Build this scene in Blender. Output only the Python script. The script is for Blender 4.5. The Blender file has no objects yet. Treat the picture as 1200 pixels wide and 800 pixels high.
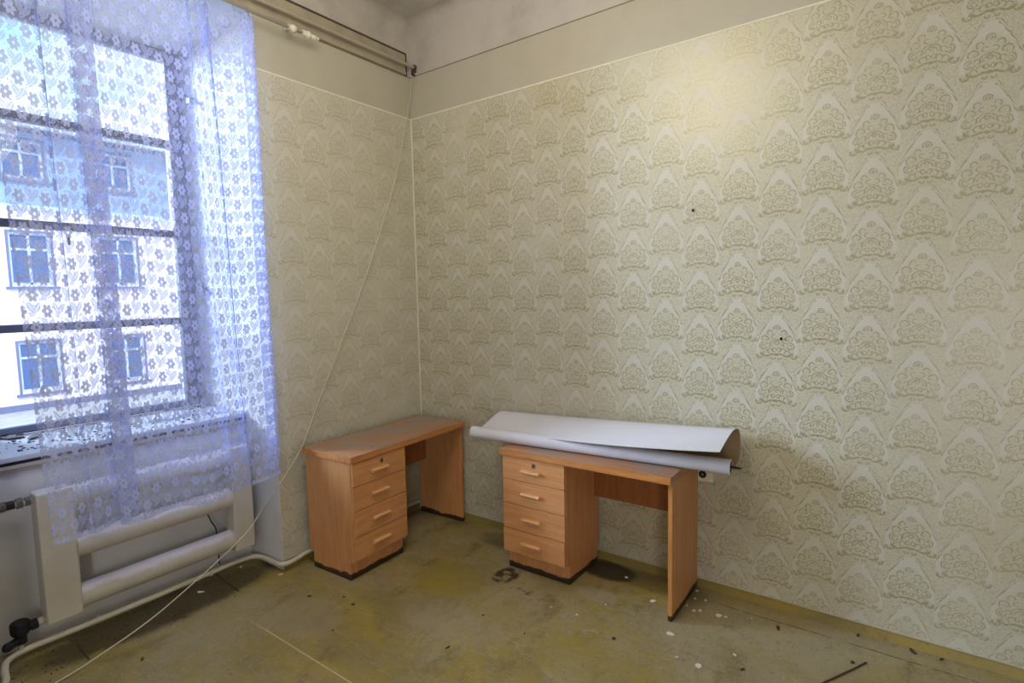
import bpy, bmesh, math, random
from mathutils import Vector, Matrix
random.seed(7)
SC = bpy.context.scene
COL = SC.collection
PI = math.pi

def lin(r, g, b):
    def f(c):
        c /= 255.0
        return c / 12.92 if c <= 0.04045 else ((c + 0.055) / 1.055) ** 2.4
    return (f(r), f(g), f(b), 1.0)

# ------------------------------------------------------------------ camera
cam_data = bpy.data.cameras.new('camera')
cam_data.sensor_width = 36.0
cam_data.lens = 646.17 / 1200 * 36
cam_data.clip_start = 0.05
cam_data.clip_end = 200
cam = bpy.data.objects.new('camera', cam_data)
COL.objects.link(cam)
YAW, PITCH, ROLL = 0.6254, 0.0856, -0.021
fw = Vector((-math.sin(YAW) * math.cos(PITCH), math.cos(YAW) * math.cos(PITCH), -math.sin(PITCH)))
rt = Vector((math.cos(YAW), math.sin(YAW), 0))
up = rt.cross(fw)
rt, up = math.cos(ROLL) * rt + math.sin(ROLL) * up, -math.sin(ROLL) * rt + math.cos(ROLL) * up
M = Matrix((rt, up, -fw)).transposed().to_4x4()
M.translation = Vector((3.1112, -3.0623, 1.6811))
cam.matrix_world = M
SC.camera = cam

# ------------------------------------------------------------------ world, lights, exposure
SC.view_settings.view_transform = 'Standard'
SC.view_settings.look = 'None'
SC.view_settings.exposure = 0.20
SC.view_settings.gamma = 1.0
SC.view_settings.use_curve_mapping = False

world = bpy.data.worlds.new('sky')
SC.world = world
world.use_nodes = True
wt = world.node_tree
wt.nodes.clear()
w_out = wt.nodes.new('ShaderNodeOutputWorld')
w_bg = wt.nodes.new('ShaderNodeBackground')
w_tc = wt.nodes.new('ShaderNodeTexCoord')
w_no = wt.nodes.new('ShaderNodeTexNoise')
w_no.inputs['Scale'].default_value = 4.0
w_no.inputs['Detail'].default_value = 5.0
w_cr = wt.nodes.new('ShaderNodeValToRGB')
w_cr.color_ramp.elements[0].position = 0.36
w_cr.color_ramp.elements[0].color = (0.42, 0.80, 1.10, 1)
w_cr.color_ramp.elements[1].position = 0.56
w_cr.color_ramp.elements[1].color = (0.95, 1.03, 1.12, 1)
wt.links.new(w_tc.outputs['Generated'], w_no.inputs['Vector'])
wt.links.new(w_no.outputs['Fac'], w_cr.inputs['Fac'])
wt.links.new(w_cr.outputs['Color'], w_bg.inputs['Color'])
w_bg.inputs['Strength'].default_value = 1.5
wt.links.new(w_bg.outputs['Background'], w_out.inputs['Surface'])

def add_light(name, kind, loc, energy, color, target=None, **kw):
    l = bpy.data.lights.new(name, kind)
    l.energy = energy
    l.color = color
    for k, v in kw.items():
        setattr(l, k, v)
    o = bpy.data.objects.new(name, l)
    o.location = loc
    if target is not None:
        o.rotation_euler = (Vector(target) - Vector(loc)).to_track_quat('-Z', 'Y').to_euler()
    COL.objects.link(o)
    return o

# sun on the front of the house across the yard (comes from behind this room)
add_light('sun', 'SUN', (20, -6, 18), 2.1, (1.0, 0.93, 0.90), target=(0, 0, 3), angle=math.radians(2))
# area lamp added out of view over the yard for window daylight
add_light('window_daylight', 'AREA', (-5.6, -6.3, 4.4), 6500, (0.72, 0.84, 1.0), target=(-0.5, -1.9, 2.1),
          shape='RECTANGLE', size=5.0, size_y=3.5)
# the room's ceiling lamp, above and to the right of the camera
add_light('ceiling_lamp_light', 'POINT', (1.72, -1.90, 3.26), 66, (1.0, 0.90, 0.71), shadow_soft_size=0.42)

# fill lamp added out of view behind the camera to brighten the room
add_light('added_fill_light', 'AREA', (4.35, -5.12, 1.25), 56, (1.0, 0.97, 0.94), target=(1.0, 0.0, 1.1),
          shape='RECTANGLE', size=1.0, size_y=2.1)

# ------------------------------------------------------------------ node helpers
class NT:
    """A material tree with small math-expression helpers."""
    def __init__(self, name):
        self.m = bpy.data.materials.new(name)
        self.m.use_nodes = True
        self.t = self.m.node_tree
        self.t.nodes.clear()
        self.out = self.t.nodes.new('ShaderNodeOutputMaterial')
    def n(self, kind, **kw):
        x = self.t.nodes.new(kind)
        for k, v in kw.items():
            setattr(x, k, v)
        return x
    def link(self, a, b):
        self.t.links.new(a.s if isinstance(a, V) else a, b)
    def put(self, sock, v):
        if isinstance(v, V) or hasattr(v, 'links'):
            self.link(v, sock)
        else:
            sock.default_value = v
    def op(self, o, *a, clamp=False):
        x = self.n('ShaderNodeMath', operation=o)
        x.use_clamp = clamp
        for i, v in enumerate(a):
            self.put(x.inputs[i], v)
        return V(self, x.outputs[0])
    def coord(self, kind='Object'):
        tc = self.n('ShaderNodeTexCoord')
        sp = self.n('ShaderNodeSeparateXYZ')
        self.link(tc.outputs[kind], sp.inputs[0])
        return tc.outputs[kind], V(self, sp.outputs[0]), V(self, sp.outputs[1]), V(self, sp.outputs[2])
    def vec(self, x, y, z=0.0):
        c = self.n('ShaderNodeCombineXYZ')
        self.put(c.inputs[0], x); self.put(c.inputs[1], y); self.put(c.inputs[2], z)
        return c.outputs[0]
    def noise(self, vec, scale, detail=3.0, rough=0.55, stretch=None, dist=0.0):
        if stretch:
            mp = self.n('ShaderNodeMapping')
            mp.inputs['Scale'].default_value = stretch
            self.link(vec, mp.inputs['Vector'])
            vec = mp.outputs[0]
        x = self.n('ShaderNodeTexNoise')
        x.inputs['Scale'].default_value = scale
        x.inputs['Detail'].default_value = detail
        x.inputs['Roughness'].default_value = rough
        x.inputs['Distortion'].default_value = dist
        self.link(vec, x.inputs['Vector'])
        return V(self, x.outputs['Fac'])
    def voro(self, vec, scale, feature='F1'):
        x = self.n('ShaderNodeTexVoronoi', feature=feature)
        x.inputs['Scale'].default_value = scale
        self.link(vec, x.inputs['Vector'])
        return V(self, x.outputs['Distance'])
    def mix(self, fac, a, b):
        x = self.n('ShaderNodeMix', data_type='RGBA')
        self.put(x.inputs[0], fac)
        self.put(x.inputs[6], a); self.put(x.inputs[7], b)
        return x.outputs[2]
    def step(self, v, lo, hi):
        x = self.n('ShaderNodeMapRange', interpolation_type='SMOOTHSTEP')
        self.put(x.inputs[0], v)
        x.inputs[1].default_value = lo; x.inputs[2].default_value = hi
        return V(self, x.outputs[0])
    def bump(self, h, strength=0.2, dist=0.01):
        b = self.n('ShaderNodeBump')
        b.inputs['Strength'].default_value = strength
        b.inputs['Distance'].default_value = dist
        self.put(b.inputs['Height'], h)
        return b.outputs[0]
    def bsdf(self, color, rough=0.6, metallic=0.0, spec=0.5, normal=None):
        b = self.n('ShaderNodeBsdfPrincipled')
        self.put(b.inputs['Base Color'], color)
        self.put(b.inputs['Roughness'], rough)
        self.put(b.inputs['Metallic'], metallic)
        self.put(b.inputs['Specular IOR Level'], spec)
        if normal is not None:
            self.link(normal, b.inputs['Normal'])
        self.link(b.outputs[0], self.out.inputs['Surface'])
        return b

class V:
    def __init__(self, nt, s): self.nt, self.s = nt, s
    def __add__(self, o): return self.nt.op('ADD', self, o)
    __radd__ = __add__
    def __sub__(self, o): return self.nt.op('SUBTRACT', self, o)
    def __rsub__(self, o): return self.nt.op('SUBTRACT', o, self)
    def __mul__(self, o): return self.nt.op('MULTIPLY', self, o)
    __rmul__ = __mul__
    def __truediv__(self, o): return self.nt.op('DIVIDE', self, o)
    def abs(self): return self.nt.op('ABSOLUTE', self)
    def fract(self): return self.nt.op('FRACT', self)
    def floor(self): return self.nt.op('FLOOR', self)
    def max(self, o): return self.nt.op('MAXIMUM', self, o)
    def min(self, o): return self.nt.op('MINIMUM', self, o)
    def clamp(self): return self.nt.op('ADD', self, 0.0, clamp=True)

def hyp(nt, x, y):
    return nt.op('SQRT', x * x + y * y)

MATS = {}
def simple(name, color, rough=0.6, metallic=0.0, spec=0.5, var=0.12, scale=12.0, bump=0.0):
    nt = NT(name)
    vec, x, y, z = nt.coord()
    n = nt.noise(vec, scale, 4.0)
    d = tuple(c * (1 - var) for c in color[:3]) + (1,)
    l = tuple(min(1, c * (1 + var)) for c in color[:3]) + (1,)
    nt.bsdf(nt.mix(n, d, l), rough, metallic, spec, nt.bump(n, bump, 0.004) if bump else None)
    MATS[name] = nt.m
    return nt.m

def plaster(name, base, dirt, amount=0.5, rough=0.85):
    nt = NT(name)
    vec, x, y, z = nt.coord()
    a = nt.noise(vec, 1.3, 6.0, 0.6)
    b = nt.noise(vec, 22.0, 5.0, 0.6)
    c = nt.noise(vec, 5.0, 4.0, 0.6)
    m = nt.step(a * 0.6 + c * 0.4, 0.42, 0.72) * amount
    nt.bsdf(nt.mix(m, base, dirt), rough, 0, 0.3, nt.bump(b * 0.5 + c, 0.25, 0.006))
    MATS[name] = nt.m
    return nt.m

def wood(name, axis, dark, mid, light, wear=0.0, foot=False, rough=0.42):
    nt = NT(name)
    vec, x, y, z = nt.coord()
    st = {'x': (0.9, 14, 14), 'y': (14, 0.9, 14), 'z': (14, 14, 0.9)}[axis]
    g = nt.noise(vec, 3.2, 6.0, 0.62, st, 0.6)
    fine = nt.noise(vec, 16.0, 3.0, 0.6, st)
    big = nt.noise(vec, 3.0, 3.0, 0.5)
    col = nt.mix(nt.step(g, 0.32, 0.68), dark, mid)
    col = nt.mix(nt.step(fine, 0.5, 0.8) * 0.5, col, light)
    col = nt.mix(nt.step(big, 0.45, 0.75) * 0.35, col, dark)
    r = rough
    if wear:
        w = nt.noise(vec, 5.5, 7.0, 0.65)
        w2 = nt.noise(vec, 2.1, 5.0, 0.7)
        mask = nt.step(w * 0.45 + w2 * 0.55, 0.36, 0.56) * wear
        col = nt.mix(mask, col, lin(150, 140, 134))
        sc = nt.noise(vec, 26.0, 3.0, 0.7, (1, 3, 1))
        col = nt.mix(nt.step(sc, 0.66, 0.74) * 0.5, col, lin(70, 52, 44))
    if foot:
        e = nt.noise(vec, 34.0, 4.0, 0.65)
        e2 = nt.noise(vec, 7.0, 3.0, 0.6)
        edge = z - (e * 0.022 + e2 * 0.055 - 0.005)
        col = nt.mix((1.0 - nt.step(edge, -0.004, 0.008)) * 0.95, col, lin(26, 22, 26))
    # small knocks with pale core
    k = nt.noise(vec, 60.0, 2.0, 0.5)
    col = nt.mix(nt.step(k, 0.75, 0.8) * 0.35, col, light)
    nt.bsdf(col, r, 0, 0.45, nt.bump(g + fine * 0.4, 0.05, 0.002))
    MATS[name] = nt.m
    return nt.m

# ------------------------------------------------------------------ wallpaper (damask)
def wallpaper(name, axis, shift, strength=1.0):
    nt = NT(name)
    vec, X, Y, Z = nt.coord()
    s = X if axis == 'x' else Y
    P, Q = 0.1945, 0.2405
    U = (s - shift) / P
    colid = (U + 0.5).floor()
    par = (colid * 0.5).fract() * 2.0                       # 0 or 1
    u = (U + 0.5).fract() - 0.5
    a = u.abs() * 2.0                                        # 0..1
    jit = nt.noise(nt.vec(s, Z), 60.0, 2.0) * 0.03
    v = ((Z - 1.42) / Q + par * 0.35 + jit + 0.075).fract()          # 0 at scroll bar, 1 below the next
    # work in metres within the cell
    ax = a * (P / 2)
    vz = v * Q - 0.018
    wx = (nt.noise(nt.vec(ax, Z), 45.0, 1.0) - 0.5) * 0.010
    ax = ax + wx
    def ring(cx, cz, r, w, gate=None):
        o = 1.0 - nt.step((hyp(nt, ax - cx, vz - cz) - r).abs(), w * 0.35, w)
        if gate:
            gx, gz, lo = gate
            o = o * nt.step((ax - cx) * gx + (vz - cz) * gz, r * lo, r * (lo + 0.25))
        return o
    def blob(cx, cz, rx, rz):
        return 1.0 - nt.step(hyp(nt, (ax - cx) / rx, (vz - cz) / rz), 0.75, 1.05)
    pat = None
    for cx, cz, r, w, gate in ((.080, .008, .0150, .0046, (-.4, -.9, -.85)), (.083, .005, .0065, .0036, (.5, -.8, -.7)),
                         (.015, -.004, .0075, .004, (0, -1, -.5)), (.064, .056, .0165, .0036, (.8, -.5, -.8)), (.062, .055, .0085, .003, (1, .3, -.6)),
                         (.055, .092, .0170, .0038, (.3, .95, -.55)), (.047, .094, .008, .003, (-.8, -.4, -.5)),
                         (.033, .124, .0125, .0036, (.5, .85, -.5)), (.000, .150, .0145, .0036, (0, 1, -.75)), (.000, .150, .0060, .0036, None),
                         (.000, .055, .0350, .0036, (0, 1, -.1)), (.000, .055, .0230, .003, (0, 1, -.1)), (.000, .075, .009, .003, None),
                         (.028, .030, .0130, .0034, (.6, .8, -.6)), (.050, .022, .0120, .0034, (.7, .7, -.6)), (.016, .106, .0095, .003, (1, .2, -.6)),
                         (.012, .038, .009, .003, None), (.040, .062, .010, .003, (-.6, .6, -.7))):
        rr = ring(cx, cz, r, w, gate)
        pat = rr if pat is None else pat.max(rr)
    # the scroll bar: a wavy stroke from the centre to the curl
    bar = nt.op('SINE', ax * 95.0) * 0.005 + 0.010
    pat = pat.max((1.0 - nt.step((vz - bar).abs(), .0028, .0070)) * (1.0 - nt.step(ax, .074, .080)))
    pat = pat.max(blob(0.0, .014, .014, .008))
    # garlands: leafy line running down and outwards from the shoulder of the plain peak
    top = 0.206
    drop = nt.op('POWER', ((ax - 0.030) / 0.064).max(0.0), 1.1) * 0.125
    g = vz - (top - drop)
    lv = nt.op('SINE', ax * 430.0 + vz * 300.0)
    gar = (1.0 - nt.step(g.abs(), .0055, .0150)) * nt.step(lv, -0.8, -0.1) * nt.step(ax, .018, .026)
    pat = pat.max(gar * 0.9)
    crown = (1.0 - nt.step(hyp(nt, ax / .088, (vz - .050) / .118), .80, 1.0))
    # speckled ground outside the plain peak
    outside = nt.step(g, 0.003, 0.010).max(1.0 - nt.step(vz, .0, .03))
    sp = nt.voro(nt.vec(s, Z), 95.0)
    sp2 = nt.noise(nt.vec(s, Z), 130.0, 2.0, 0.6, None, 1.5)
    speck = (1.0 - nt.step(sp, .22, .42)) * 0.45 + nt.step(sp2, .5, .6) * 0.5
    # lacy filling inside the crown
    fill = nt.step(nt.noise(nt.vec(ax, vz), 120.0, 2.0, 0.5, None, 2.0), .5, .58) * crown * 0.34
    soft = outside.max(crown * 0.5) * speck * 0.75
    tint = (outside * 0.65).max(crown * 0.6)
    ink = (pat * nt.step(nt.noise(vec, 70.0, 2.0), .18, .5)).max(fill).max(soft)
    # worn / unevenly printed
    wear = nt.noise(vec, 1.6, 4.0, 0.6)
    ink = ink * nt.step(wear, 0.20, 0.52)
    stain = nt.noise(vec, 0.9, 5.0, 0.6)
    base = nt.mix(tint * (0.8 * strength), lin(200, 198, 188), lin(197, 193, 169))
    base = nt.mix(nt.step(stain, .45, .75) * 0.35, base, lin(182, 172, 132))
    col = nt.mix(ink * (0.66 * strength), base, lin(142, 133, 90))
    fibre = nt.noise(vec, 300.0, 2.0)
    met = ink * 0.16 + tint * 0.06
    nt.bsdf(col, 0.40 - ink * 0.03, met, 0.5, nt.bump(ink * 0.6 + fibre * 0.25, 0.12, 0.002))
    MATS[name] = nt.m
    return nt.m

# ------------------------------------------------------------------ lace
def lace(name, hem=False):
    nt = NT(name)
    uvn = nt.n('ShaderNodeUVMap')
    sp = nt.n('ShaderNodeSeparateXYZ')
    nt.link(uvn.outputs[0], sp.inputs[0])
    s, z = V(nt, sp.outputs[0]), V(nt, sp.outputs[1])
    sel = s
    s = s * 1.55
    A, B = 0.137, 0.137
    U, W = s / A, z / B
    def cells(du, dw):
        """nearest point of the centred lattice, offsets in metres (two candidates)"""
        out = []
        for k in (0.0, 0.5):
            p = ((U + du + k).fract() - 0.5) * A
            q = ((W + dw + k).fract() - 0.5) * B
            out.append((p, q))
        return out
    mot = None
    line = None
    def acc(cur, v):
        return v if cur is None else cur.max(v)
    for p, q in cells(0, 0):                      # flowers
        r = hyp(nt, p, q)
        th = nt.op('ARCTAN2', q, p)
        c = nt.op('COSINE', th * 3.0).abs()
        R = c * 0.013 + 0.0165
        inside = 1.0 - nt.step(r - R, -0.0015, 0.001)
        hole = nt.step(r, 0.0055, 0.0075) * nt.step(c, 0.10, 0.22).max(1.0 - nt.step(r, 0.018, 0.019))
        mot = acc(mot, inside * hole)
        line = acc(line, 1.0 - nt.step((r - R - 0.0012).abs(), 0.0007, 0.0020))
    for p, q in cells(0.5, 0):                    # leaf sprigs: two leaves and a small one
        for ang, ox, oy, la, lb in ((0.90, 0.017, 0.017, 0.029, 0.0132), (2.25, -0.017, 0.015, 0.026, 0.0125), (-0.45, 0.010, -0.011, 0.020, 0.0080)):
            ca, sa = math.cos(ang), math.sin(ang)
            x = (p - ox) * ca + (q - oy) * sa
            y = (q - oy) * ca - (p - ox) * sa
            t = x / la
            half = (1.0 - t * t).max(0.0) * lb
            d = y.abs() - half
            inn = 1.0 - nt.step(d, -0.0012, 0.0006)
            vein = nt.step(y.abs(), 0.0006, 0.0016)
            ends = 1.0 - nt.step(t.abs(), 0.97, 1.0)
            mot = acc(mot, inn * ends * (vein * 0.75 + 0.25) * 0.74)
            line = acc(line, (1.0 - nt.step(d.abs(), 0.0006, 0.0017)) * ends)
    dots = 1.0 - nt.step(nt.voro(nt.vec(s, z), 62.0), 0.26, 0.36)
    line = line.max(dots * 0.8)
    net = nt.noise(nt.vec(s, z), 420.0, 1.0)
    thread = nt.op('SINE', z * 2600.0).abs() * 0.10
    alpha = (mot * 0.90).max(line * 0.86).max(thread * 0.8 + net * 0.10 + 0.13)
    # plain selvedges and hem
    hemm = nt.step(z, 0.018, 0.022)
    hemv = nt.op('SUBTRACT', 1.0, hemm) * 0.72
    alpha = alpha.max(hemv)
    if hem:
        alpha = alpha * 0.0 + 0.72
    tr = nt.n('ShaderNodeBsdfTransparent')
    di = nt.n('ShaderNodeBsdfDiffuse')
    tl = nt.n('ShaderNodeBsdfTranslucent')
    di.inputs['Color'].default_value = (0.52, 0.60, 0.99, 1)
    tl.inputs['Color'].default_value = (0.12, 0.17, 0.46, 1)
    m1 = nt.n('ShaderNodeMixShader'); m1.inputs[0].default_value = 0.16
    nt.link(di.outputs[0], m1.inputs[1]); nt.link(tl.outputs[0], m1.inputs[2])
    m2 = nt.n('ShaderNodeMixShader')
    nt.put(m2.inputs[0], alpha)
    nt.link(tr.outputs[0], m2.inputs[1]); nt.link(m1.outputs[0], m2.inputs[2])
    nt.link(m2.outputs[0], nt.out.inputs['Surface'])
    MATS[name] = nt.m
    return nt.m

def glass(name):
    nt = NT(name)
    tr = nt.n('ShaderNodeBsdfTransparent'); tr.inputs[0].default_value = (0.93, 0.97, 1.0, 1)
    gl = nt.n('ShaderNodeBsdfGlossy'); gl.inputs['Roughness'].default_value = 0.03
    fr = nt.n('ShaderNodeFresnel'); fr.inputs[0].default_value = 1.5
    m = nt.n('ShaderNodeMixShader')
    nt.link(fr.outputs[0], m.inputs[0]); nt.link(tr.outputs[0], m.inputs[1]); nt.link(gl.outputs[0], m.inputs[2])
    nt.link(m.outputs[0], nt.out.inputs['Surface'])
    MATS[name] = nt.m
    return nt.m

def floor_mat(name):
    nt = NT(name)
    vec, x, y, z = nt.coord()
    a = nt.noise(vec, 1.15, 7.0, 0.62, None, 0.4)
    b = nt.noise(vec, 3.6, 7.0, 0.66, (1, 1.6, 1), 0.6)
    c = nt.noise(vec, 17.0, 6.0, 0.7)
    f = nt.noise(vec, 90.0, 3.0, 0.6)
    col = nt.mix(nt.step(b, .35, .66), lin(157, 140, 72), lin(136, 124, 82))
    col = nt.mix(nt.step(a * 0.65 + c * 0.35, .44, .60) * 0.85, col, lin(160, 151, 128))
    col = nt.mix(nt.step(nt.noise(vec, 2.3, 6.0, 0.7, (1.5, 0.8, 1)), .53, .70) * 0.8, col, lin(106, 96, 64))
    col = nt.mix(nt.step(f * 0.4 + c * 0.6, .52, .64) * 0.55, col, lin(104, 95, 68))
    # scuffs: thin curved streaks
    st = nt.noise(vec, 2.6, 3.0, 0.5, (1, 5.0, 1), 1.2)
    col = nt.mix((1.0 - nt.step((st - 0.5).abs(), .003, .012)) * 0.35, col, lin(176, 168, 136))
    st2 = nt.noise(vec, 3.1, 3.0, 0.5, (4.5, 1, 1), 1.5)
    col = nt.mix((1.0 - nt.step((st2 - 0.52).abs(), .002, .008)) * 0.3, col, lin(66, 58, 40))
    # dark stains by the right desk's pedestal, and a dark strip under the radiator pipe
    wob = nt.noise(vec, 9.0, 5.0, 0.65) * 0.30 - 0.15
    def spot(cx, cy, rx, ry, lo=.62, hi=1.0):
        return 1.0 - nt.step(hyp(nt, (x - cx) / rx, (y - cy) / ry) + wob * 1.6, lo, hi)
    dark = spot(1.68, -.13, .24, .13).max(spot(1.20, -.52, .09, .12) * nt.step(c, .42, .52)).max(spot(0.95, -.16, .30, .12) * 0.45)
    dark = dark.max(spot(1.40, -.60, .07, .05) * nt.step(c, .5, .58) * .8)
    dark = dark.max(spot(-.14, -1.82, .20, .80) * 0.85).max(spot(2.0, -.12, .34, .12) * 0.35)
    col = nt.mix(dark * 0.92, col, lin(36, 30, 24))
    # joints between the floor sheets: one rubbed pale, one dark along the wall
    jn = nt.noise(vec, 2.2, 2.0, 0.5) * 0.03 - 0.015
    jw = nt.noise(vec, 14.0, 3.0, 0.6)
    j1 = (1.0 - nt.step((y + 1.643 + jn * 0.4).abs(), .0015, .0045)) * nt.step(x, .30, .55) * (1.0 - nt.step(x, 1.9, 2.4)) * nt.step(jw, .25, .5)
    col = nt.mix(j1 * 0.85, col, lin(206, 200, 172))
    j2 = (1.0 - nt.step((y + 0.135 + jn).abs(), .002, .006)) * nt.step(x, 2.2, 2.4) * nt.step(jw, .35, .55)
    col = nt.mix(j2 * 0.75, col, lin(56, 48, 30))
    # rubbed patches of bare grey, and brighter olive ones
    gp = spot(1.75, -.42, .16, .08).max(spot(.55, -1.45, .30, .22) * .7).max(spot(1.2, -1.05, .40, .16) * .5)
    col = nt.mix(gp * 0.55, col, lin(158, 150, 130))
    op = spot(.95, -.75, .28, .22).max(spot(2.0, -.95, .35, .2) * .8).max(spot(1.35, -.85, .2, .15) * .6)
    col = nt.mix(op * 0.45, col, lin(146, 132, 56))
    # crumbs of dirt
    d = nt.voro(vec, 26.0)
    col = nt.mix((1.0 - nt.step(d, .03, .06)) * nt.step(a, .45, .55) * 0.8, col, lin(52, 44, 32))
    nt.bsdf(col, 0.50 - nt.step(b, .4, .6) * 0.10, 0, 0.42, nt.bump(c * 0.6 + f * 0.25, 0.16, 0.006))
    MATS[name] = nt.m
    return nt.m

# ------------------------------------------------------------------ palette
WHITEWASH = plaster('whitewash', lin(213, 213, 214), lin(182, 180, 175), 0.6)
UPPER = plaster('upper_wall_paint', lin(192, 186, 182), lin(150, 141, 130), 0.7)
FRIEZE = plaster('frieze_paint', lin(184, 179, 165), lin(170, 164, 148), 0.6, 0.6)
CEIL = plaster('ceiling_paint', lin(206, 203, 196), lin(150, 144, 130), 0.7)
PAPER_R = wallpaper('damask_paper_right', 'x', 3.15)
PAPER_L = wallpaper('damask_paper_left', 'y', -0.28, 0.62)
FLOOR = floor_mat('painted_floor')
LACE = lace('white_lace')
LACE_HEM = lace('lace_hem', True)
GLASS = glass('window_glass')
D1, D2, D3 = lin(194, 134, 86), lin(206, 152, 104), lin(220, 174, 128)
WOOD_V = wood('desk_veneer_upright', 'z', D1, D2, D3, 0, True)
WOOD_H = wood('desk_veneer_across', 'x', D1, D2, D3, 0, False)
WOOD_TOP = wood('desk_top_worn_sheen', 'x', lin(164, 104, 62), lin(184, 126, 80), lin(200, 150, 104), 0.92, False, 0.30)  # grey wear and dust, strengthened to paint in the window's sheen
WOOD_EDGE = wood('desk_edge', 'x', lin(176, 112, 58), lin(206, 142, 80), lin(226, 172, 110), 0.12)
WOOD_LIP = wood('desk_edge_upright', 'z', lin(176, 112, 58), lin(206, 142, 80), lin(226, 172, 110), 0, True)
WOOD_PULL = wood('pull_wood', 'x', lin(206, 154, 104), lin(226, 182, 134), lin(238, 210, 174), 0)
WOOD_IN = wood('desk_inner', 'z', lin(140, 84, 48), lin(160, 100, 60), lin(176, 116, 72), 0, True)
METAL = simple('lock_metal', lin(176, 176, 182), 0.32, 0.9)
DARK = simple('black_hole', lin(16, 14, 14), 0.7)
RADW = None
def radiator_mat():
    nt = NT('radiator_enamel')
    vec, x, y, z = nt.coord()
    a = nt.noise(vec, 1.3, 6.0, 0.6); c = nt.noise(vec, 6.0, 5.0, 0.65); f = nt.noise(vec, 45.0, 4.0, 0.6)
    col = nt.mix(nt.step(a * .6 + c * .4, .42, .72) * .6, lin(200, 195, 182), lin(176, 168, 150))
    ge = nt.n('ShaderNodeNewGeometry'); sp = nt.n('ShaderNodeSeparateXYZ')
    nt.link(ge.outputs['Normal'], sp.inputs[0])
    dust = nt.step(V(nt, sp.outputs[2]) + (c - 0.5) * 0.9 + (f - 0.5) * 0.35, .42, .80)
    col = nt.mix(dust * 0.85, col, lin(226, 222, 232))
    nt.bsdf(col, 0.5, 0, 0.35, nt.bump(c * 0.6 + f * 0.2, 0.15, 0.004))
    return nt.m
RADW = radiator_mat()
PIPEW = plaster('pipe_paint', lin(206, 200, 184), lin(150, 140, 120), 0.7, 0.5)
IRON = simple('black_iron', lin(40, 40, 44), 0.6, 0.5, bump=0.3, scale=50)
FITTING = simple('grey_fitting', lin(112, 108, 108), 0.45, 0.6, scale=40)
FRAME = plaster('window_paint', lin(122, 126, 148), lin(96, 98, 114), 0.5, 0.5)
BARPAINT = plaster('glazing_bar_paint', lin(84, 84, 96), lin(56, 54, 58), 0.5, 0.5)
SILLM = plaster('sill_stone', lin(190, 196, 210), lin(140, 142, 150), 0.7, 0.6)
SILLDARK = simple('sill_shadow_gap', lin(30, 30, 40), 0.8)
APRON = plaster('sill_apron_paint', lin(176, 168, 158), lin(140, 132, 122), 0.6, 0.6)
ROD = simple('rod_metal', lin(170, 166, 156), 0.38, 0.55)
POLE = simple('pole_paint', lin(176, 168, 152), 0.45, 0.2)
PLAST = simple('white_plastic', lin(222, 218, 206), 0.4)
BOARD = plaster('board_paint', lin(172, 162, 144), lin(132, 120, 106), 0.8, 0.6)
CRACK = simple('open_joint', lin(78, 68, 58), 0.9)
WHITETRIM = simple('white_cord_trim', lin(226, 222, 204), 0.6)
DARKLINE = simple('dark_line', lin(104, 92, 72), 0.7)
CORD = simple('cord_sheath', lin(196, 188, 172), 0.5)
SHEET = simple('roll_white_vinyl', lin(212, 214, 230), 0.19, 0, 0.5, 0.02, 4)
SHEETBACK = simple('roll_backing', lin(168, 144, 112), 0.6, 0, 0.4, 0.06, 6)
CHIP = simple('paint_chip_white', lin(224, 222, 210), 0.7)
TWIG = simple('dark_debris', lin(68, 57, 41), 0.8)
LEAFM = simple('dry_leaf', lin(74, 66, 70), 0.8)
PAPERM = simple('paper_scrap_white', lin(216, 222, 238), 0.7)
NAILM = simple('nail_rust', lin(34, 30, 24), 0.6, 0.4)
SOCKW = simple('socket_cream', lin(226, 219, 198), 0.5)
BASEP = None

def skirting_mat():
    nt = NT('skirting_paint')
    vec, x, y, z = nt.coord()
    a = nt.noise(vec, 2.0, 5.0, 0.6)
    c = nt.noise(vec, 18.0, 5.0, 0.7)
    col = nt.mix(nt.step(a, .35, .65), lin(150, 130, 62), lin(128, 116, 70))
    col = nt.mix(nt.step(c, .55, .7) * .5, col, lin(104, 92, 60))
    nt.bsdf(col, 0.45, 0, 0.42, nt.bump(c, .15, .004))
    return nt.m
SKIRT = skirting_mat()

# ------------------------------------------------------------------ mesh helpers
def obj(name, bm, mat, parent=None, smooth=False, bevel=0.0):
    me = bpy.data.meshes.new(name)
    bmesh.ops.recalc_face_normals(bm, faces=bm.faces)
    bm.to_mesh(me)
    bm.free()
    mats = mat if isinstance(mat, (list, tuple)) else [mat]
    for m in mats:
        me.materials.append(m)
    if smooth:
        for p in me.polygons:
            p.use_smooth = True
    o = bpy.data.objects.new(name, me)
    COL.objects.link(o)
    if parent is not None:
        o.parent = parent
    if bevel:
        md = o.modifiers.new('bevel', 'BEVEL')
        md.width = bevel; md.segments = 2; md.limit_method = 'ANGLE'
    return o

def box(bm, x0, x1, y0, y1, z0, z1, mi=0):
    vs = [bm.verts.new((x, y, z)) for z in (z0, z1) for y in (y0, y1) for x in (x0, x1)]
    fs = []
    for f in ((0, 1, 3, 2), (4, 5, 7, 6), (0, 1, 5, 4), (2, 3, 7, 6), (0, 2, 6, 4), (1, 3, 7, 5)):
        fc = bm.faces.new([vs[i] for i in f]); fc.material_index = mi; fs.append(fc)
    return vs

def bx(name, mat, parent, x0, x1, y0, y1, z0, z1, bevel=0.0):
    bm = bmesh.new(); box(bm, x0, x1, y0, y1, z0, z1)
    return obj(name, bm, mat, parent, bevel=bevel)

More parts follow.
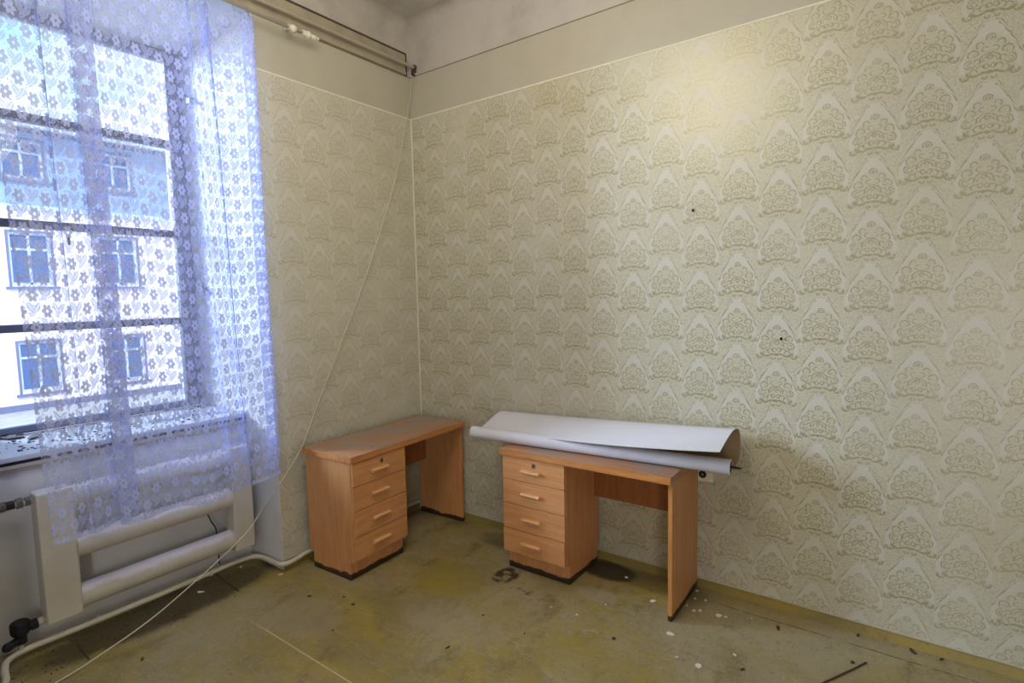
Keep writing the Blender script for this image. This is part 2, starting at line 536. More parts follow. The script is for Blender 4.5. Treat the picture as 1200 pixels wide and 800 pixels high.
def prism(bm, pts, axis, a, b):
    """extrude a 2D outline along an axis ('x': pts are (y,z); 'y': (x,z); 'z': (x,y))"""
    def P(p, t):
        return {'x': (t, p[0], p[1]), 'y': (p[0], t, p[1]), 'z': (p[0], p[1], t)}[axis]
    A = [bm.verts.new(P(p, a)) for p in pts]
    B = [bm.verts.new(P(p, b)) for p in pts]
    bm.faces.new(A); bm.faces.new(B)
    n = len(pts)
    for i in range(n):
        bm.faces.new((A[i], A[(i + 1) % n], B[(i + 1) % n], B[i]))

def tube(bm, pts, r, seg=10, caps=True, closed=False):
    pts = [Vector(p) for p in pts]
    n = len(pts)
    rings = []
    ref = None
    for i, p in enumerate(pts):
        t = (pts[min(i + 1, n - 1)] - pts[max(i - 1, 0)]).normalized()
        if ref is None:
            ref = Vector((0, 0, 1)) if abs(t.z) < 0.9 else Vector((1, 0, 0))
        u = (ref - t * ref.dot(t)).normalized()
        w = t.cross(u)
        ref = u
        rr = r[i] if isinstance(r, (list, tuple)) else r
        rings.append([bm.verts.new(p + (u * math.cos(2 * PI * k / seg) + w * math.sin(2 * PI * k / seg)) * rr) for k in range(seg)])
    for a, b in zip(rings, rings[1:]):
        for k in range(seg):
            bm.faces.new((a[k], a[(k + 1) % seg], b[(k + 1) % seg], b[k]))
    if caps:
        bm.faces.new([bm.verts.new(v.co) for v in rings[0]]); bm.faces.new([bm.verts.new(v.co) for v in rings[-1]])

def smooth_path(pts, per=6):
    """Catmull-Rom through the points"""
    P = [Vector(p) for p in pts]
    P = [P[0] * 2 - P[1]] + P + [P[-1] * 2 - P[-2]]
    out = []
    for i in range(1, len(P) - 2):
        for k in range(per):
            t = k / per
            a, b, c, d = P[i - 1], P[i], P[i + 1], P[i + 2]
            out.append(0.5 * ((2 * b) + (c - a) * t + (2 * a - 5 * b + 4 * c - d) * t * t + (3 * b - a - 3 * c + d) * t ** 3))
    out.append(P[-2])
    return out

def ball(bm, c, r, u=12, v=8, sc=(1, 1, 1)):
    m = Matrix.Translation(c) @ Matrix.Diagonal((sc[0], sc[1], sc[2], 1))
    bmesh.ops.create_uvsphere(bm, u_segments=u, v_segments=v, radius=r, matrix=m)

def tag(o, label, cat, group=None, kind=None):
    if label: o['label'] = label
    if cat: o['category'] = cat
    if group: o['group'] = group
    if kind: o['kind'] = kind
    return o

def thing(name, label, cat, loc=(0, 0, 0), rz=0.0, group=None):
    o = bpy.data.objects.new(name, None)
    o.empty_display_size = 0.1
    o.location = loc
    o.rotation_euler = (0, 0, rz)
    COL.objects.link(o)
    return tag(o, label, cat, group)

def struct(o, label=None):
    o['kind'] = 'structure'
    if label: o['label'] = label
    return o

# ------------------------------------------------------------------ room shell
XR, YF, ZC = 5.0, -5.2, 3.70          # right wall, front wall, ceiling
NR, NL = -1.235, -2.555               # niche edges (y)
NB, WX = -0.37, -0.93                 # niche back below the sill, window plane
NT_Z = 3.315                          # niche top
SILL = 0.96

floor = struct(bx('floor', FLOOR, None, -0.37, XR + .2, YF - .2, 0.2, -0.12, 0.0), 'worn olive painted floor with grey scuffs')
ceiling = bpy.data.objects.new('ceiling', None)
bm = bmesh.new(); box(bm, -1.0, XR + .2, YF - .2, 0.2, ZC, ZC + 0.15)
bpy.data.objects.remove(ceiling)
ceiling = struct(obj('ceiling', bm, CEIL), 'dirty white plaster ceiling')

bm = bmesh.new()
box(bm, -1.0, 0.0, NR, 0.2, -0.12, ZC)            # pier between niche and corner
box(bm, -1.0, 0.0, YF - .2, NL, -0.12, ZC)        # pier on the far side of the niche
box(bm, -1.0, NB, NL, NR, -0.12, SILL - 0.03)     # parapet under the sill
box(bm, -1.0, 0.0, NL, NR, NT_Z, ZC)              # over the niche
wl = struct(obj('wall_left', bm, WHITEWASH), 'window wall with a deep whitewashed niche')
wr = struct(bx('wall_back', UPPER, None, 0.0, XR + .2, 0.0, 0.2, -0.12, ZC), 'wall facing the camera with damask paper')
wf = struct(bx('wall_front', FRIEZE, None, 0.0, XR + .2, YF - .2, YF, -0.12, ZC))
we = struct(bx('wall_right', FRIEZE, None, XR, XR + .2, YF, 0.0, -0.12, ZC))

# wall coverings: thin layers on the walls
bx('wallpaper', PAPER_R, wr, 0.010, XR, -0.002, 0.0, 0.045, 3.008)
bx('frieze', FRIEZE, wr, 0.0, XR, -0.0015, 0.0, 3.012, 3.312)
bx('wallpaper', PAPER_L, wl, 0.0, 0.002, NR + 0.004, -0.010, 0.06, 3.008)
bx('frieze', FRIEZE, wl, 0.0, 0.0015, NR, 0.0, 3.012, 3.312)
bx('upper_band', UPPER, wl, 0.0, 0.0015, YF, 0.0, 3.316, ZC)
bx('border_line', WHITETRIM, wr, 0.0, XR, -0.0045, 0.0, 3.006, 3.014)
bx('border_line', WHITETRIM, wl, 0.0, 0.0045, NR, 0.0, 3.006, 3.014)
bx('paint_line', DARKLINE, wr, 0.0, XR, -0.003, 0.0, 3.311, 3.316)
bx('paint_line', DARKLINE, wl, 0.0, 0.003, NR, 0.0, 3.311, 3.316)
bx('corner_strip', WHITETRIM, wr, 0.0, 0.009, -0.004, 0.0, 0.05, 3.006)

# cove between walls and ceiling
def cove(name, r, run, a, b, mat):
    bm = bmesh.new()
    pts = [(0, ZC)] + [(r - r * math.cos(t), ZC - r + r * math.sin(t)) for t in [PI / 2 * k / 8 for k in range(9)]]
    pts = [(0.0, ZC), (0.0, ZC - r)] + [(r - r * math.cos(PI / 2 * k / 8), ZC - r + r * math.sin(PI / 2 * k / 8)) for k in range(1, 9)]
    if run == 'y':
        prism(bm, pts, 'y', a, b)
    else:
        prism(bm, [(-p, q) for p, q in pts], 'x', a, b)
    return struct(obj(name, bm, mat, smooth=False))
cove('trim_1', 0.085, 'y', YF, 0.0, UPPER)
cove('trim_2', 0.085, 'x', 0.0, XR, UPPER)

# skirting: a small slanted fillet painted with the floor
def skirt(name, run, a, b, d, h):
    bm = bmesh.new()
    prof = [(0, 0), (d, 0), (d * 0.80, h * 0.25), (d * 0.34, h * 0.80), (0.006, h), (0, h)]
    if run == 'x':
        prism(bm, [(-p, q) for p, q in prof], 'x', a, b)
    else:
        prism(bm, prof, 'y', a, b)
    return struct(obj(name, bm, SKIRT))
skirt('baseboard_back', 'x', 0.0, XR, 0.020, 0.047)
bx('cap', FRIEZE, bpy.data.objects['baseboard_back'], 0.0, XR, -0.008, -0.0022, 0.045, 0.050)
skirt('baseboard_left', 'y', NR + 0.005, -0.055, 0.006, 0.055)

# ------------------------------------------------------------------ window
win = struct(thing('window_1', 'tall window with horizontal glazing bars in a deep niche', None, (WX, 0, 0)))
GL, GR, GB, GT = -2.42, -1.325, 0.99, 3.255
fr = bmesh.new()
box(fr, -0.05, 0.03, NL, GL, SILL, NT_Z)
box(fr, -0.05, 0.03, GR, NR, SILL, NT_Z)
box(fr, -0.05, 0.03, GL, GR, SILL, GB)
box(fr, -0.05, 0.03, GL, GR, GT, NT_Z)
obj('frame', fr, FRAME, win, bevel=0.004)
sash = bmesh.new()
box(sash, -0.03, 0.045, GL - .03, GL + .012, GB - .02, GT + .02)
box(sash, -0.03, 0.045, GR - .012, GR + .035, GB - .02, GT + .02)
box(sash, -0.03, 0.045, GL + .012, GR - .012, GB - .02, GB + .015)
box(sash, -0.03, 0.045, GL + .012, GR - .012, GT - .012, GT + .02)
obj('sash', sash, FRAME, win, bevel=0.005)
bars = (1.548, 2.128, 2.715)
for zb in bars:
    bx('glazing_bar', BARPAINT, win, -0.028, 0.040, GL + .012, GR - .012, zb - .022, zb + .022, bevel=0.004)
zs = [GB + .015] + [b for b in bars] + [GT - .012]
for k in range(4):
    z0 = zs[k] + (0.022 if k else 0); z1 = zs[k + 1] - (0.022 if k < 3 else 0)
    bx('pane', GLASS, win, 0.0, 0.004, GL + .012, GR - .012, z0, z1)
bm = bmesh.new()
tube(bm, [(0.04, -1.93, 2.075), (0.06, -1.93, 2.07), (0.065, -1.93, 2.02)], 0.008, 8)
tag(obj('latch', bm, IRON, win), 'small dark latch on the middle bar', None)
for zc, dz in ((3.03, -0.085), (1.80, -0.08)):
    bm = bmesh.new()
    tube(bm, [(0.03, NR - .02, zc + 0.06), (0.20, NR - .016, zc + dz * .6), (0.27, NR - .016, zc + dz)], 0.008, 8)
    box(bm, 0.15, 0.20, NR - .03, NR - .0005, zc - .065, zc - .03)
    obj('window_stay', bm, FRAME, win)

# sill
sl = bmesh.new()
box(sl, WX + .03, -0.325, NL, NR, SILL - .026, SILL)
sill = struct(obj('trim_3', sl, SILLM, bevel=0.005), 'deep pale window sill dusted with debris')
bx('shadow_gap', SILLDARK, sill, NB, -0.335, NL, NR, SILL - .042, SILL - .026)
bm = bmesh.new()
prism(bm, [(NB, SILL - .085), (NB, SILL - .042), (-0.328, SILL - .042), (-0.328, SILL - .058), (-0.343, SILL - .066), (-0.35, SILL - .085)], 'y', NL, NR)
obj('apron_moulding', bm, APRON, sill)

# ------------------------------------------------------------------ radiator and pipes
rad = thing('radiator', 'cream welded tube radiator below the window niche sill', 'radiator', (-0.25, 0, 0))
for y0, y1 in ((-2.335, -2.190), (-1.420, -1.292)):
    bx('header', RADW, rad, -0.052, 0.052, y0, y1, 0.135, 0.785, bevel=0.010)
for zc in (0.208, 0.472, 0.722):
    bm = bmesh.new()
    tube(bm, [(0, -2.195, zc), (0, -1.415, zc)], 0.060, 24)
    o = obj('radiator_tube', bm, RADW, rad, smooth=True)
    for sgn, yy in ((1, -2.192), (-1, -1.418)):
        b2 = bmesh.new()
        tube(b2, [(0, yy, zc), (0, yy + sgn * .008, zc)], 0.065, 24)
        obj('weld', b2, RADW, o, smooth=True)
# bracket pins holding it to the wall
for yy in (-2.26, -1.35):
    bm = bmesh.new(); tube(bm, [(-0.12, yy, 0.60), (-0.045, yy, 0.60)], 0.012, 8)
    obj('bracket', bm, RADW, rad)

up_pipe = thing('radiator_connection', 'grey pipe union at the radiator top, left of the curtain', 'pipe', (-0.25, 0, 0.752))
bm = bmesh.new(); tube(bm, [(0, -2.553, 0.004), (0, -2.337, -0.004)], 0.013, 12)
obj('pipe', bm, PIPEW, up_pipe, smooth=True)
for yy, w, r, m in ((-2.355, .020, .022, FITTING), (-2.385, .022, .026, FITTING), (-2.418, .030, .021, IRON), (-2.445, .018, .025, FITTING)):
    bm = bmesh.new(); tube(bm, [(0, yy - w / 2, 0), (0, yy + w / 2, 0)], r, 6)
    obj('nut', bm, m, up_pipe, bevel=0.002)

valve = thing('radiator_valve', 'black iron radiator valve at the lower left of the radiator', 'valve', (-0.25, 0, 0))
bm = bmesh.new()
tube(bm, [(0, -2.425, 0.128), (0, -2.425, 0.140), (0, -2.425, 0.185), (0, -2.425, 0.192)], [.030, .038, .038, .030], 14)
obj('valve_body', bm, IRON, valve, bevel=0.003)
bm = bmesh.new()
tube(bm, [(0, -2.425, 0.150), (0, -2.385, 0.152)], 0.020, 12); tube(bm, [(0, -2.385, .152), (0, -2.362, .153)], .027, 6)
obj('union_nut', bm, IRON, valve)
bm = bmesh.new()
tube(bm, [(0, -2.425, 0.132), (0, -2.425, 0.085)], 0.022, 12); tube(bm, [(0.0, -2.43, .105), (0.03, -2.475, .105)], .019, 10); ball(bm, (0.034, -2.481, .105), .021)
obj('valve_spindle', bm, IRON, valve)
bm = bmesh.new()
tube(bm, [(0, -2.365, .153), (0, -2.338, .155)], .015, 12); ball(bm, (0, -2.348, .155), .020)
obj('collar', bm, PIPEW, valve, smooth=True)
bm = bmesh.new(); tube(bm, [(0, -2.428, .092), (0, -2.428, .0598)], .013, 10)
obj('drop_pipe', bm, PIPEW, valve, smooth=True)

fp = bmesh.new()
path = smooth_path([(0.035, -4.9, .045), (0.035, -2.75, .045), (0.032, -2.60, .045), (-0.02, -2.535, .045), (-0.14, -2.512, .045), (-0.215, -2.482, .045),
                    (-0.252, -2.40, .045), (-0.25, -2.25, .045), (-0.255, -1.9, .042), (-0.27, -1.55, .040), (-0.275, -1.39, .040),
                    (-0.255, -1.30, .042), (-0.19, -1.262, .045), (-0.09, -1.262, .047), (0.002, -1.257, .048), (0.034, -1.215, .050),
                    (0.026, -1.13, .054), (0.0215, -1.05, .060), (0.0215, -0.5, .071), (0.0215, -0.03, .073)], 6)
tube(fp, path, 0.0145, 12)
pipe = tag(obj('heating_pipe', fp, PIPEW, smooth=True), 'white heating pipe running along the floor by the window wall', 'pipe')
for yy, zz in ((-2.12, .044), (-1.55, .040)):
    b2 = bmesh.new(); tube(b2, [(-0.262, yy - .006, zz), (-0.262, yy + .006, zz)], 0.0175, 12)
    obj('joint', b2, PIPEW, pipe)
bm = bmesh.new()
tube(bm, smooth_path([(-0.30, -1.60, .47), (-0.315, -1.53, .405), (-0.315, -1.50, .33), (-0.312, -1.475, .262), (-0.315, -1.47, .05)], 5), 0.004, 6)
tag(obj('black_wire', bm, DARK, smooth=True), 'short black wire hanging behind the radiator tubes', 'wire')

# ------------------------------------------------------------------ pole, board, rod
board = thing('curtain_board', 'dusty painted board fixed high along the window wall', 'board', (0, 0, 0))
bx('board_panel', BOARD, board, 0.0016, 0.016, -2.9, -0.052, 3.318, 3.462, bevel=0.002)
bx('lath', BOARD, board, 0.016, 0.024, -2.9, -0.056, 3.318, 3.338, bevel=0.002)
bx('open_joint', CRACK, board, 0.0016, 0.019, -2.9, -0.046, 3.462, 3.474)
bx('end_joint', CRACK, board, 0.0016, 0.019, -0.051, -0.042, 3.316, 3.474)
pole = thing('curtain_pole', 'old painted steel pole along the board up to the corner', 'pole', (0, 0, 0))
bm = bmesh.new(); tube(bm, [(.062, -2.9, 3.372), (.062, -0.012, 3.372)], .0115, 12)
obj('pole_tube', bm, POLE, pole, smooth=True)
bm = bmesh.new(); tube(bm, [(.062, -0.020, 3.372), (.062, -0.0022, 3.372)], .020, 12); box(bm, .03, .075, -0.012, -0.0022, 3.336, 3.36)
obj('socket_bracket', bm, CRACK, pole)
bm = bmesh.new(); tube(bm, [(.062, -1.9, 3.372), (.024, -1.9, 3.372)], .006, 8)
obj('wall_bracket', bm, POLE, pole)

rod = thing('curtain_rod', 'thin curtain rod with white end fittings holding the lace curtain', 'curtain rod', (0, 0, 0))
RX, RZ = 0.115, 3.262
bm = bmesh.new(); tube(bm, [(RX, -2.9, RZ), (RX, -0.93, RZ)], .0085, 12)
obj('rod_tube', bm, ROD, rod, smooth=True)
bm = bmesh.new(); ball(bm, (RX, -1.045, RZ), .022, sc=(1, 1.1, 1)); tube(bm, [(RX, -1.075, RZ), (RX, -1.06, RZ)], .016, 12)
obj('white_knob', bm, PLAST, rod, smooth=True)
bm = bmesh.new(); ball(bm, (RX, -0.945, RZ), .022, sc=(1, .9, 1)); tube(bm, [(RX, -.965, RZ), (RX, -.985, RZ)], .017, 12); ball(bm, (RX, -.905, RZ), .0135, sc=(1, 1.8, 1)); ball(bm, (RX, -.878, RZ), .010)
obj('end_finial', bm, PLAST, rod, smooth=True)
bm = bmesh.new()
tube(bm, [(RX + .016 * math.cos(t) , -1.10 + .004 * math.cos(t), RZ - .012 + .022 * math.sin(t)) for t in [2 * PI * k / 16 for k in range(17)]], .002, 6, False)
obj('spare_ring', bm, ROD, rod)
for yy in (-1.02, -2.75):
    bm = bmesh.new(); tube(bm, [(RX, yy, RZ), (RX - .03, yy, RZ + .015), (0.003, yy, RZ + .03)], .005, 8)
    obj('wall_bracket', bm, ROD, rod)

# ------------------------------------------------------------------ lace curtain
CX = 0.088
# fold plan: (y at top, y at hem, x offset) along the cloth from the right edge to the left one
plan = [(-1.352, -1.337, -.016), (-1.30, -1.300, -.014), (-1.288, -1.277, -.004), (-1.298, -1.285, .006),
        (-1.36, -1.34, .012), (-1.43, -1.39, .000), (-1.50, -1.43, -.008), (-1.553, -1.448, .008),
        (-1.560, -1.453, .014), (-1.548, -1.446, .004), (-1.53, -1.442, -.010), (-1.555, -1.452, -.014), (-1.598, -1.50, .004),
        (-1.622, -1.545, .014), (-1.634, -1.556, .006), (-1.628, -1.548, -.012), (-1.645, -1.56, -.014), (-1.70, -1.62, -.004),
        (-1.80, -1.70, .012), (-1.90, -1.79, -.006), (-1.99, -1.90, .004), (-2.045, -1.985, .016),
        (-2.060, -2.004, .010), (-2.10, -2.05, .016), (-2.138, -2.088, .006), (-2.145, -2.094, -.002), (-2.10, -2.05, .000), (-2.062, -2.012, -.010),
        (-2.052, -2.004, -.016), (-2.065, -2.012, -.020), (-2.10, -2.05, -.016), (-2.15, -2.10, -.012), (-2.225, -2.16, .004),
        (-2.250, -2.19, .010), (-2.256, -2.198, .004), (-2.246, -2.196, -.006), (-2.27, -2.215, -.010), (-2.33, -2.26, .002), (-2.39, -2.31, .008), (-2.425, -2.340, .002), (-2.432, -2.352, -.004)]
top_path = smooth_path([(p[2] * 1.3, p[0], 0) for p in plan], 7)
bot_path = smooth_path([(p[2] * 1.0, p[1], 0) for p in plan], 7)
NZ = 64
ZT, ZB = 3.232, 0.632
clips = [0.066, 0.118, 0.205, 0.275, 0.36, 0.46, 0.55, 0.68, 0.79, 0.90, 0.985]
bm = bmesh.new()
uvl = bm.loops.layers.uv.new('UVMap')
n = len(top_path)
S = [0.0]
for i in range(1, n):
    a = (bot_path[i] - bot_path[i - 1]).length; b = (top_path[i] - top_path[i - 1]).length
    S.append(S[-1] + 0.5 * (a + b))
L = S[-1]
grid = []
for j in range(NZ + 1):
    f = j / NZ                                  # 0 hem, 1 top
    row = []
    for i in range(n):
        s = S[i] / L
        e = f ** 0.85
        p = bot_path[i].lerp(top_path[i], e)
        d = min(abs(s - c) for c in clips)
        ztop = ZT - min(0.030, d * 0.75) * (1 if s > .09 else .2)
        zbot = ZB + 0.016 * math.sin(s * 9.0 + 1.0) + 0.010 * math.sin(s * 27.0) - 0.012
        z = zbot + (ztop - zbot) * f
        sway = 0.012 * math.sin(s * 21 + f * 3.0) * (1 - f) + 0.006 * math.sin(f * 9 + s * 5)
        x = CX + p.x + sway * (0.35 + 0.65 * (1 - f)) + 0.020 * f
        row.append((bm.verts.new((x, p.y, z)), S[i], z - zbot))
    grid.append(row)
for j in range(NZ):
    for i in range(n - 1):
        q = (grid[j][i], grid[j][i + 1], grid[j + 1][i + 1], grid[j + 1][i])
        fc = bm.faces.new([v[0] for v in q])
        for lp, v in zip(fc.loops, q):
            lp[uvl].uv = (v[1], v[2])
curtain = thing('lace_curtain', 'sheer white lace curtain with flowers and leaves hanging across the window', 'curtain', (0, 0, 0))
cloth = obj('lace_cloth', bm, LACE, curtain, smooth=True)
# heading tape along the top edge and selvedge on both sides
bm = bmesh.new(); uvl = bm.loops.layers.uv.new('UVMap')
for i in range(n - 1):
    a, b = grid_top = (top_path[i], top_path[i + 1])
    sa, sb = S[i] / L, S[i + 1] / L
    def zt(s):
        return ZT - min(0.030, min(abs(s - c) for c in clips) * 0.75) * (1 if s > .09 else .2)
    def X(i, s): return CX + top_path[i].x + 0.006 * math.sin(9 + s * 5) * .35 + 0.0205
    vs = [bm.verts.new((X(i, sa) + .001, a.y, zt(sa) - .012)), bm.verts.new((X(i + 1, sb) + .001, b.y, zt(sb) - .012)),
          bm.verts.new((X(i + 1, sb) + .001, b.y, zt(sb) + .001)), bm.verts.new((X(i, sa) + .001, a.y, zt(sa) + .001))]
    bm.faces.new(vs)
bmesh.ops.remove_doubles(bm, verts=bm.verts, dist=1e-5)
obj('heading_tape', bm, LACE_HEM, curtain, smooth=True)
for c in clips:
    i = min(range(n), key=lambda k: abs(S[k] / L - c))
    yy = top_path[i].y; xx = CX + top_path[i].x + .021
    bm = bmesh.new()
    tube(bm, [(RX + .0125 * math.cos(t), yy, RZ + .0125 * math.sin(t)) for t in [2 * PI * k / 14 for k in range(15)]], .0016, 6, False)
    tube(bm, [(RX, yy, RZ - .0125), ((RX + xx) / 2, yy, RZ - .022), (xx + .001, yy, ZT - .004)], .0022, 6)
    tube(bm, [(xx + .004, yy - .004, ZT + .004), (xx + .004, yy + .004, ZT - .012)], .003, 6)
    obj('curtain_clip', bm, ROD, curtain)

# ------------------------------------------------------------------ cord from the corner down to the floor
cord_pts = [(0.058, -0.022, 3.318), (0.06, -0.10, 2.98), (0.06, -0.262, 2.46), (0.058, -0.532, 1.842), (0.055, -0.765, 1.388), (0.05, -0.982, 0.971),
            (0.05, -1.106, 0.739), (0.055, -1.258, 0.57), (0.06, -1.366, .470), (0.065, -1.485, .35), (0.07, -1.681, .241), (0.07, -1.773, .195),
            (0.075, -1.985, .102), (0.08, -2.18, .045), (0.09, -2.392, .006), (0.14, -2.75, .004), (0.30, -3.2, .004)]
bm = bmesh.new(); tube(bm, smooth_path(cord_pts, 6), 0.0034, 8)
cord = tag(obj('hanging_cord', bm, CORD, smooth=True), 'thin pale cord slung from the ceiling corner down to the floor', 'cord')
bm = bmesh.new(); tube(bm, [(.058, -.0022, 3.320), (.058, -.024, 3.320)], .006, 8); ball(bm, (.058, -.024, 3.320), .009)
obj('hook', bm, NAILM, cord)

# ------------------------------------------------------------------ desks
W, D, H, T = 1.038, 0.4525, 0.76, 0.036
PW, PR = 0.429, 0.0625
def make_desk(name, label, loc, rz, prot):
    t = thing(name, label, 'desk', loc, rz, 'matching pedestal desks')
    top = bx('tabletop', WOOD_TOP, t, -0.011, W, 0.004, D, H - T, H, bevel=0.002)
    bx('edge_band', WOOD_EDGE, top, -0.011, W, 0.0, 0.004, H - T, H)
    bx('edge_band', WOOD_EDGE, top, -0.0135, -0.011, 0.0, D, H - T, H)
    def side(x0, x1, mat):
        bm = bmesh.new()
        pts = [(PR, 0), (D - .045, 0), (D - .045, .112), (D - .012, .112), (D - .012, H - T), (.030, H - T), (.030, .112), (PR, .112)]
        prism(bm, pts, 'x', x0, x1)
        return obj('side_panel', bm, mat, t, bevel=0.0012)
    side(0.0, 0.018, WOOD_V)
    side(PW - .018, PW, WOOD_V)
    bx('pedestal_back', WOOD_IN, t, .018, PW - .018, D - .03, D - .015, .10, H - T)
    bx('pedestal_base', WOOD_IN, t, .018, PW - .018, PR + .02, D - .05, .105, .118)
    bx('plinth', WOOD_V, t, .0185, PW - .0185, PR + .001, PR + .019, 0, .120, bevel=0.001)
    bm = bmesh.new()
    prism(bm, [(.030, 0), (D, 0), (D, H - T), (.030, H - T)], 'x', W - .021, W)
    obj('end_panel', bm, WOOD_V, t, bevel=0.0015)
    bx('front_lip', WOOD_LIP, t, W - .021, W, .0285, .030, .006, H - T)
    bx('modesty_panel', WOOD_IN, t, PW, W - .021, D - .075, D - .058, .432, H - T)
    bx('rail', WOOD_IN, t, PW, PW + .03, D - .12, D - .075, .60, H - T)
    zz = [0.128, 0.2712, 0.4265, 0.5765, 0.7205]
    for k in range(4):
        z0, z1 = zz[k] + .0017, zz[k + 1] - .0017
        pr = prot[k]
        d = thing('drawer', None, None, (0, pr, 0)); d.parent = t
        bpy.data.objects.remove(d)
        bm = bmesh.new(); box(bm, 0.002, PW - .001, .011, .029, z0, z1)
        d = obj('drawer', bm, WOOD_H, t, bevel=0.0012)
        d.location.y = -pr
        # drawer box behind the front
        b2 = bmesh.new()
        box(b2, .024, .032, .029, D - .05, z0 + .012, z1 - .03); box(b2, PW - .032, PW - .024, .029, D - .05, z0 + .012, z1 - .03)
        box(b2, .032, PW - .032, .029, D - .05, z0 + .012, z0 + .016)
        obj('drawer_box', b2, WOOD_IN, d)
        hc = .205; hz = z0 + (z1 - z0) * (0.44 if k == 3 else 0.50)
        hm = bmesh.new()
        prof = [(.011, hz + .010), (-.003, hz + .011), (-.010, hz + .008), (-.0125, hz + .002), (-.010, hz - .005), (-.003, hz - .010), (.011, hz - .011)]
        prism(hm, prof, 'x', hc - .065, hc + .065)
        obj('handle', hm, WOOD_PULL, d, bevel=0.001)
        if k == 3:
            lm = bmesh.new(); tube(lm, [(.225, .011, z1 - .034), (.225, .007, z1 - .034)], .0130, 20)
            lk = obj('lock', lm, METAL, d, bevel=0.0008)
            lm = bmesh.new(); tube(lm, [(.225, .0075, z1 - .034), (.225, .0062, z1 - .034)], .0055, 16)
            lc = lm
            obj('lock_core', lc, DARK, d)
    return t
make_desk('desk', 'wooden four-drawer desk in the corner along the window wall, bare top', (0.5282, -1.0824, 0), PI / 2 + 0.036, (0.0, 0.002, 0.0, 0.003))
make_desk('desk', 'wooden four-drawer desk on the damask wall under the white roll', (1.1442, -0.4752, 0), 0.0086, (0.006, 0.0, 0.0, 0.0))

# ------------------------------------------------------------------ white roll on the right desk
roll = thing('rolled_sheet', 'white vinyl sheet partly unrolled from its roll across the desk', 'roll', (0, 0, 0))
R0 = 0.0385
A0, A1 = Vector((0.845, -0.375, H + R0 + .001)), Vector((2.415, -0.255, H + R0 + .001))
ax = (A1 - A0).normalized()
hv = Vector((-ax.y, ax.x, 0))                     # horizontal, away from the camera
bm = bmesh.new()
NS = 40
rings = []
for p in (A0, A1):
    rings.append(([bm.verts.new(p + hv * R0 * math.cos(2 * PI * k / NS) + Vector((0, 0, R0 * math.sin(2 * PI * k / NS)))) for k in range(NS)],
                  [bm.verts.new(p + hv * (R0 - .005) * math.cos(2 * PI * k / NS) + Vector((0, 0, (R0 - .005) * math.sin(2 * PI * k / NS)))) for k in range(NS)]))
for k in range(NS):
    k2 = (k + 1) % NS
    bm.faces.new((rings[0][0][k], rings[0][0][k2], rings[1][0][k2], rings[1][0][k]))
    bm.faces.new((rings[0][1][k], rings[0][1][k2], rings[1][1][k2], rings[1][1][k]))
    for e in (0, 1):
        bm.faces.new((rings[e][0][k], rings[e][0][k2], rings[e][1][k2], rings[e][1][k]))
tb = obj('roll_tube', bm, SHEET, roll, smooth=True)
md = tb.modifiers.new('edge', 'EDGE_SPLIT'); md.split_angle = math.radians(40)
for p, s in ((A0, 1), (A1, -1)):
    bm = bmesh.new(); tube(bm, [p + ax * s * .002, p + ax * s * .010], R0 - .0055, 24)
    obj('end_plug', bm, DARK, roll)
bm = bmesh.new(); tube(bm, [A1 - ax * .02, A1 + ax * .028, A1 + ax * .048], [.006, .006, .0045], 10)
obj('end_pin', bm, IRON, roll)
# unrolled flap: profile lofted from the left end to the right end (y, z)
left = [(-.335, .766), (-.25, .763), (-.12, .764), (-.052, .772), (-.022, .800), (-.020, .840), (-.042, .872), (-.085, .888), (-.150, .880), (-.215, .858), (-.28, .834), (-.325, .818)]
right = [(-.245, .766), (-.19, .763), (-.12, .768), (-.064, .786), (-.034, .825), (-.028, .870), (-.045, .925), (-.090, .957), (-.155, .967), (-.235, .958), (-.325, .938), (-.415, .915)]
lp = smooth_path([(0, a, b) for a, b in left], 4)
rp = smooth_path([(0, a, b) for a, b in right], 4)
def flap_profile(t):
    K = len(lp) - 1
    return [(a.y + (b.y - a.y) * t, a.z + (b.z - a.z) * t ** (1 + 1.0 * max(0, (k / K - .5) * 2))) for k, (a, b) in enumerate(zip(lp, rp))]
NX = 24
bm = bmesh.new()
go, gi = [], []
for i in range(NX + 1):
    t = i / NX
    pr = flap_profile(t)
    x = 0.868 + (2.402 - 0.868) * t
    ro, ri = [], []
    for k, (y, z) in enumerate(pr):
        y0, z0 = pr[max(k - 1, 0)]; y1, z1 = pr[min(k + 1, len(pr) - 1)]
        l = math.hypot(y1 - y0, z1 - z0) or 1
        ny, nz = (z1 - z0) / l, -(y1 - y0) / l           # outward side of the arch
        ro.append(bm.verts.new((x, y, z)))
        ri.append(bm.verts.new((x, y - ny * .0022, z - nz * .0022)))
    go.append(ro); gi.append(ri)
K = len(lp)
for i in range(NX):
    for k in range(K - 1):
        bm.faces.new((go[i][k], go[i][k + 1], go[i + 1][k + 1], go[i + 1][k]))
        f = bm.faces.new((gi[i][k], gi[i + 1][k], gi[i + 1][k + 1], gi[i][k + 1])); f.material_index = 1
    for k in (0, K - 1):
        f = bm.faces.new((go[i][k], go[i + 1][k], gi[i + 1][k], gi[i][k]))
for i in (0, NX):
    for k in range(K - 1):
        bm.faces.new((go[i][k], go[i][k + 1], gi[i][k + 1], gi[i][k]))
fl = obj('flap', bm, [SHEET, SHEETBACK], roll, smooth=True)
md = fl.modifiers.new('edge', 'EDGE_SPLIT'); md.split_angle = math.radians(40)
# thin brown wire binding on the far edge of the flap
bm = bmesh.new(); tube(bm, [v.copy() for v in [Vector((2.404, b.y, b.z)) for b in rp[4:34]]], .0018, 6)
obj('edge_binding', bm, SHEETBACK, roll)

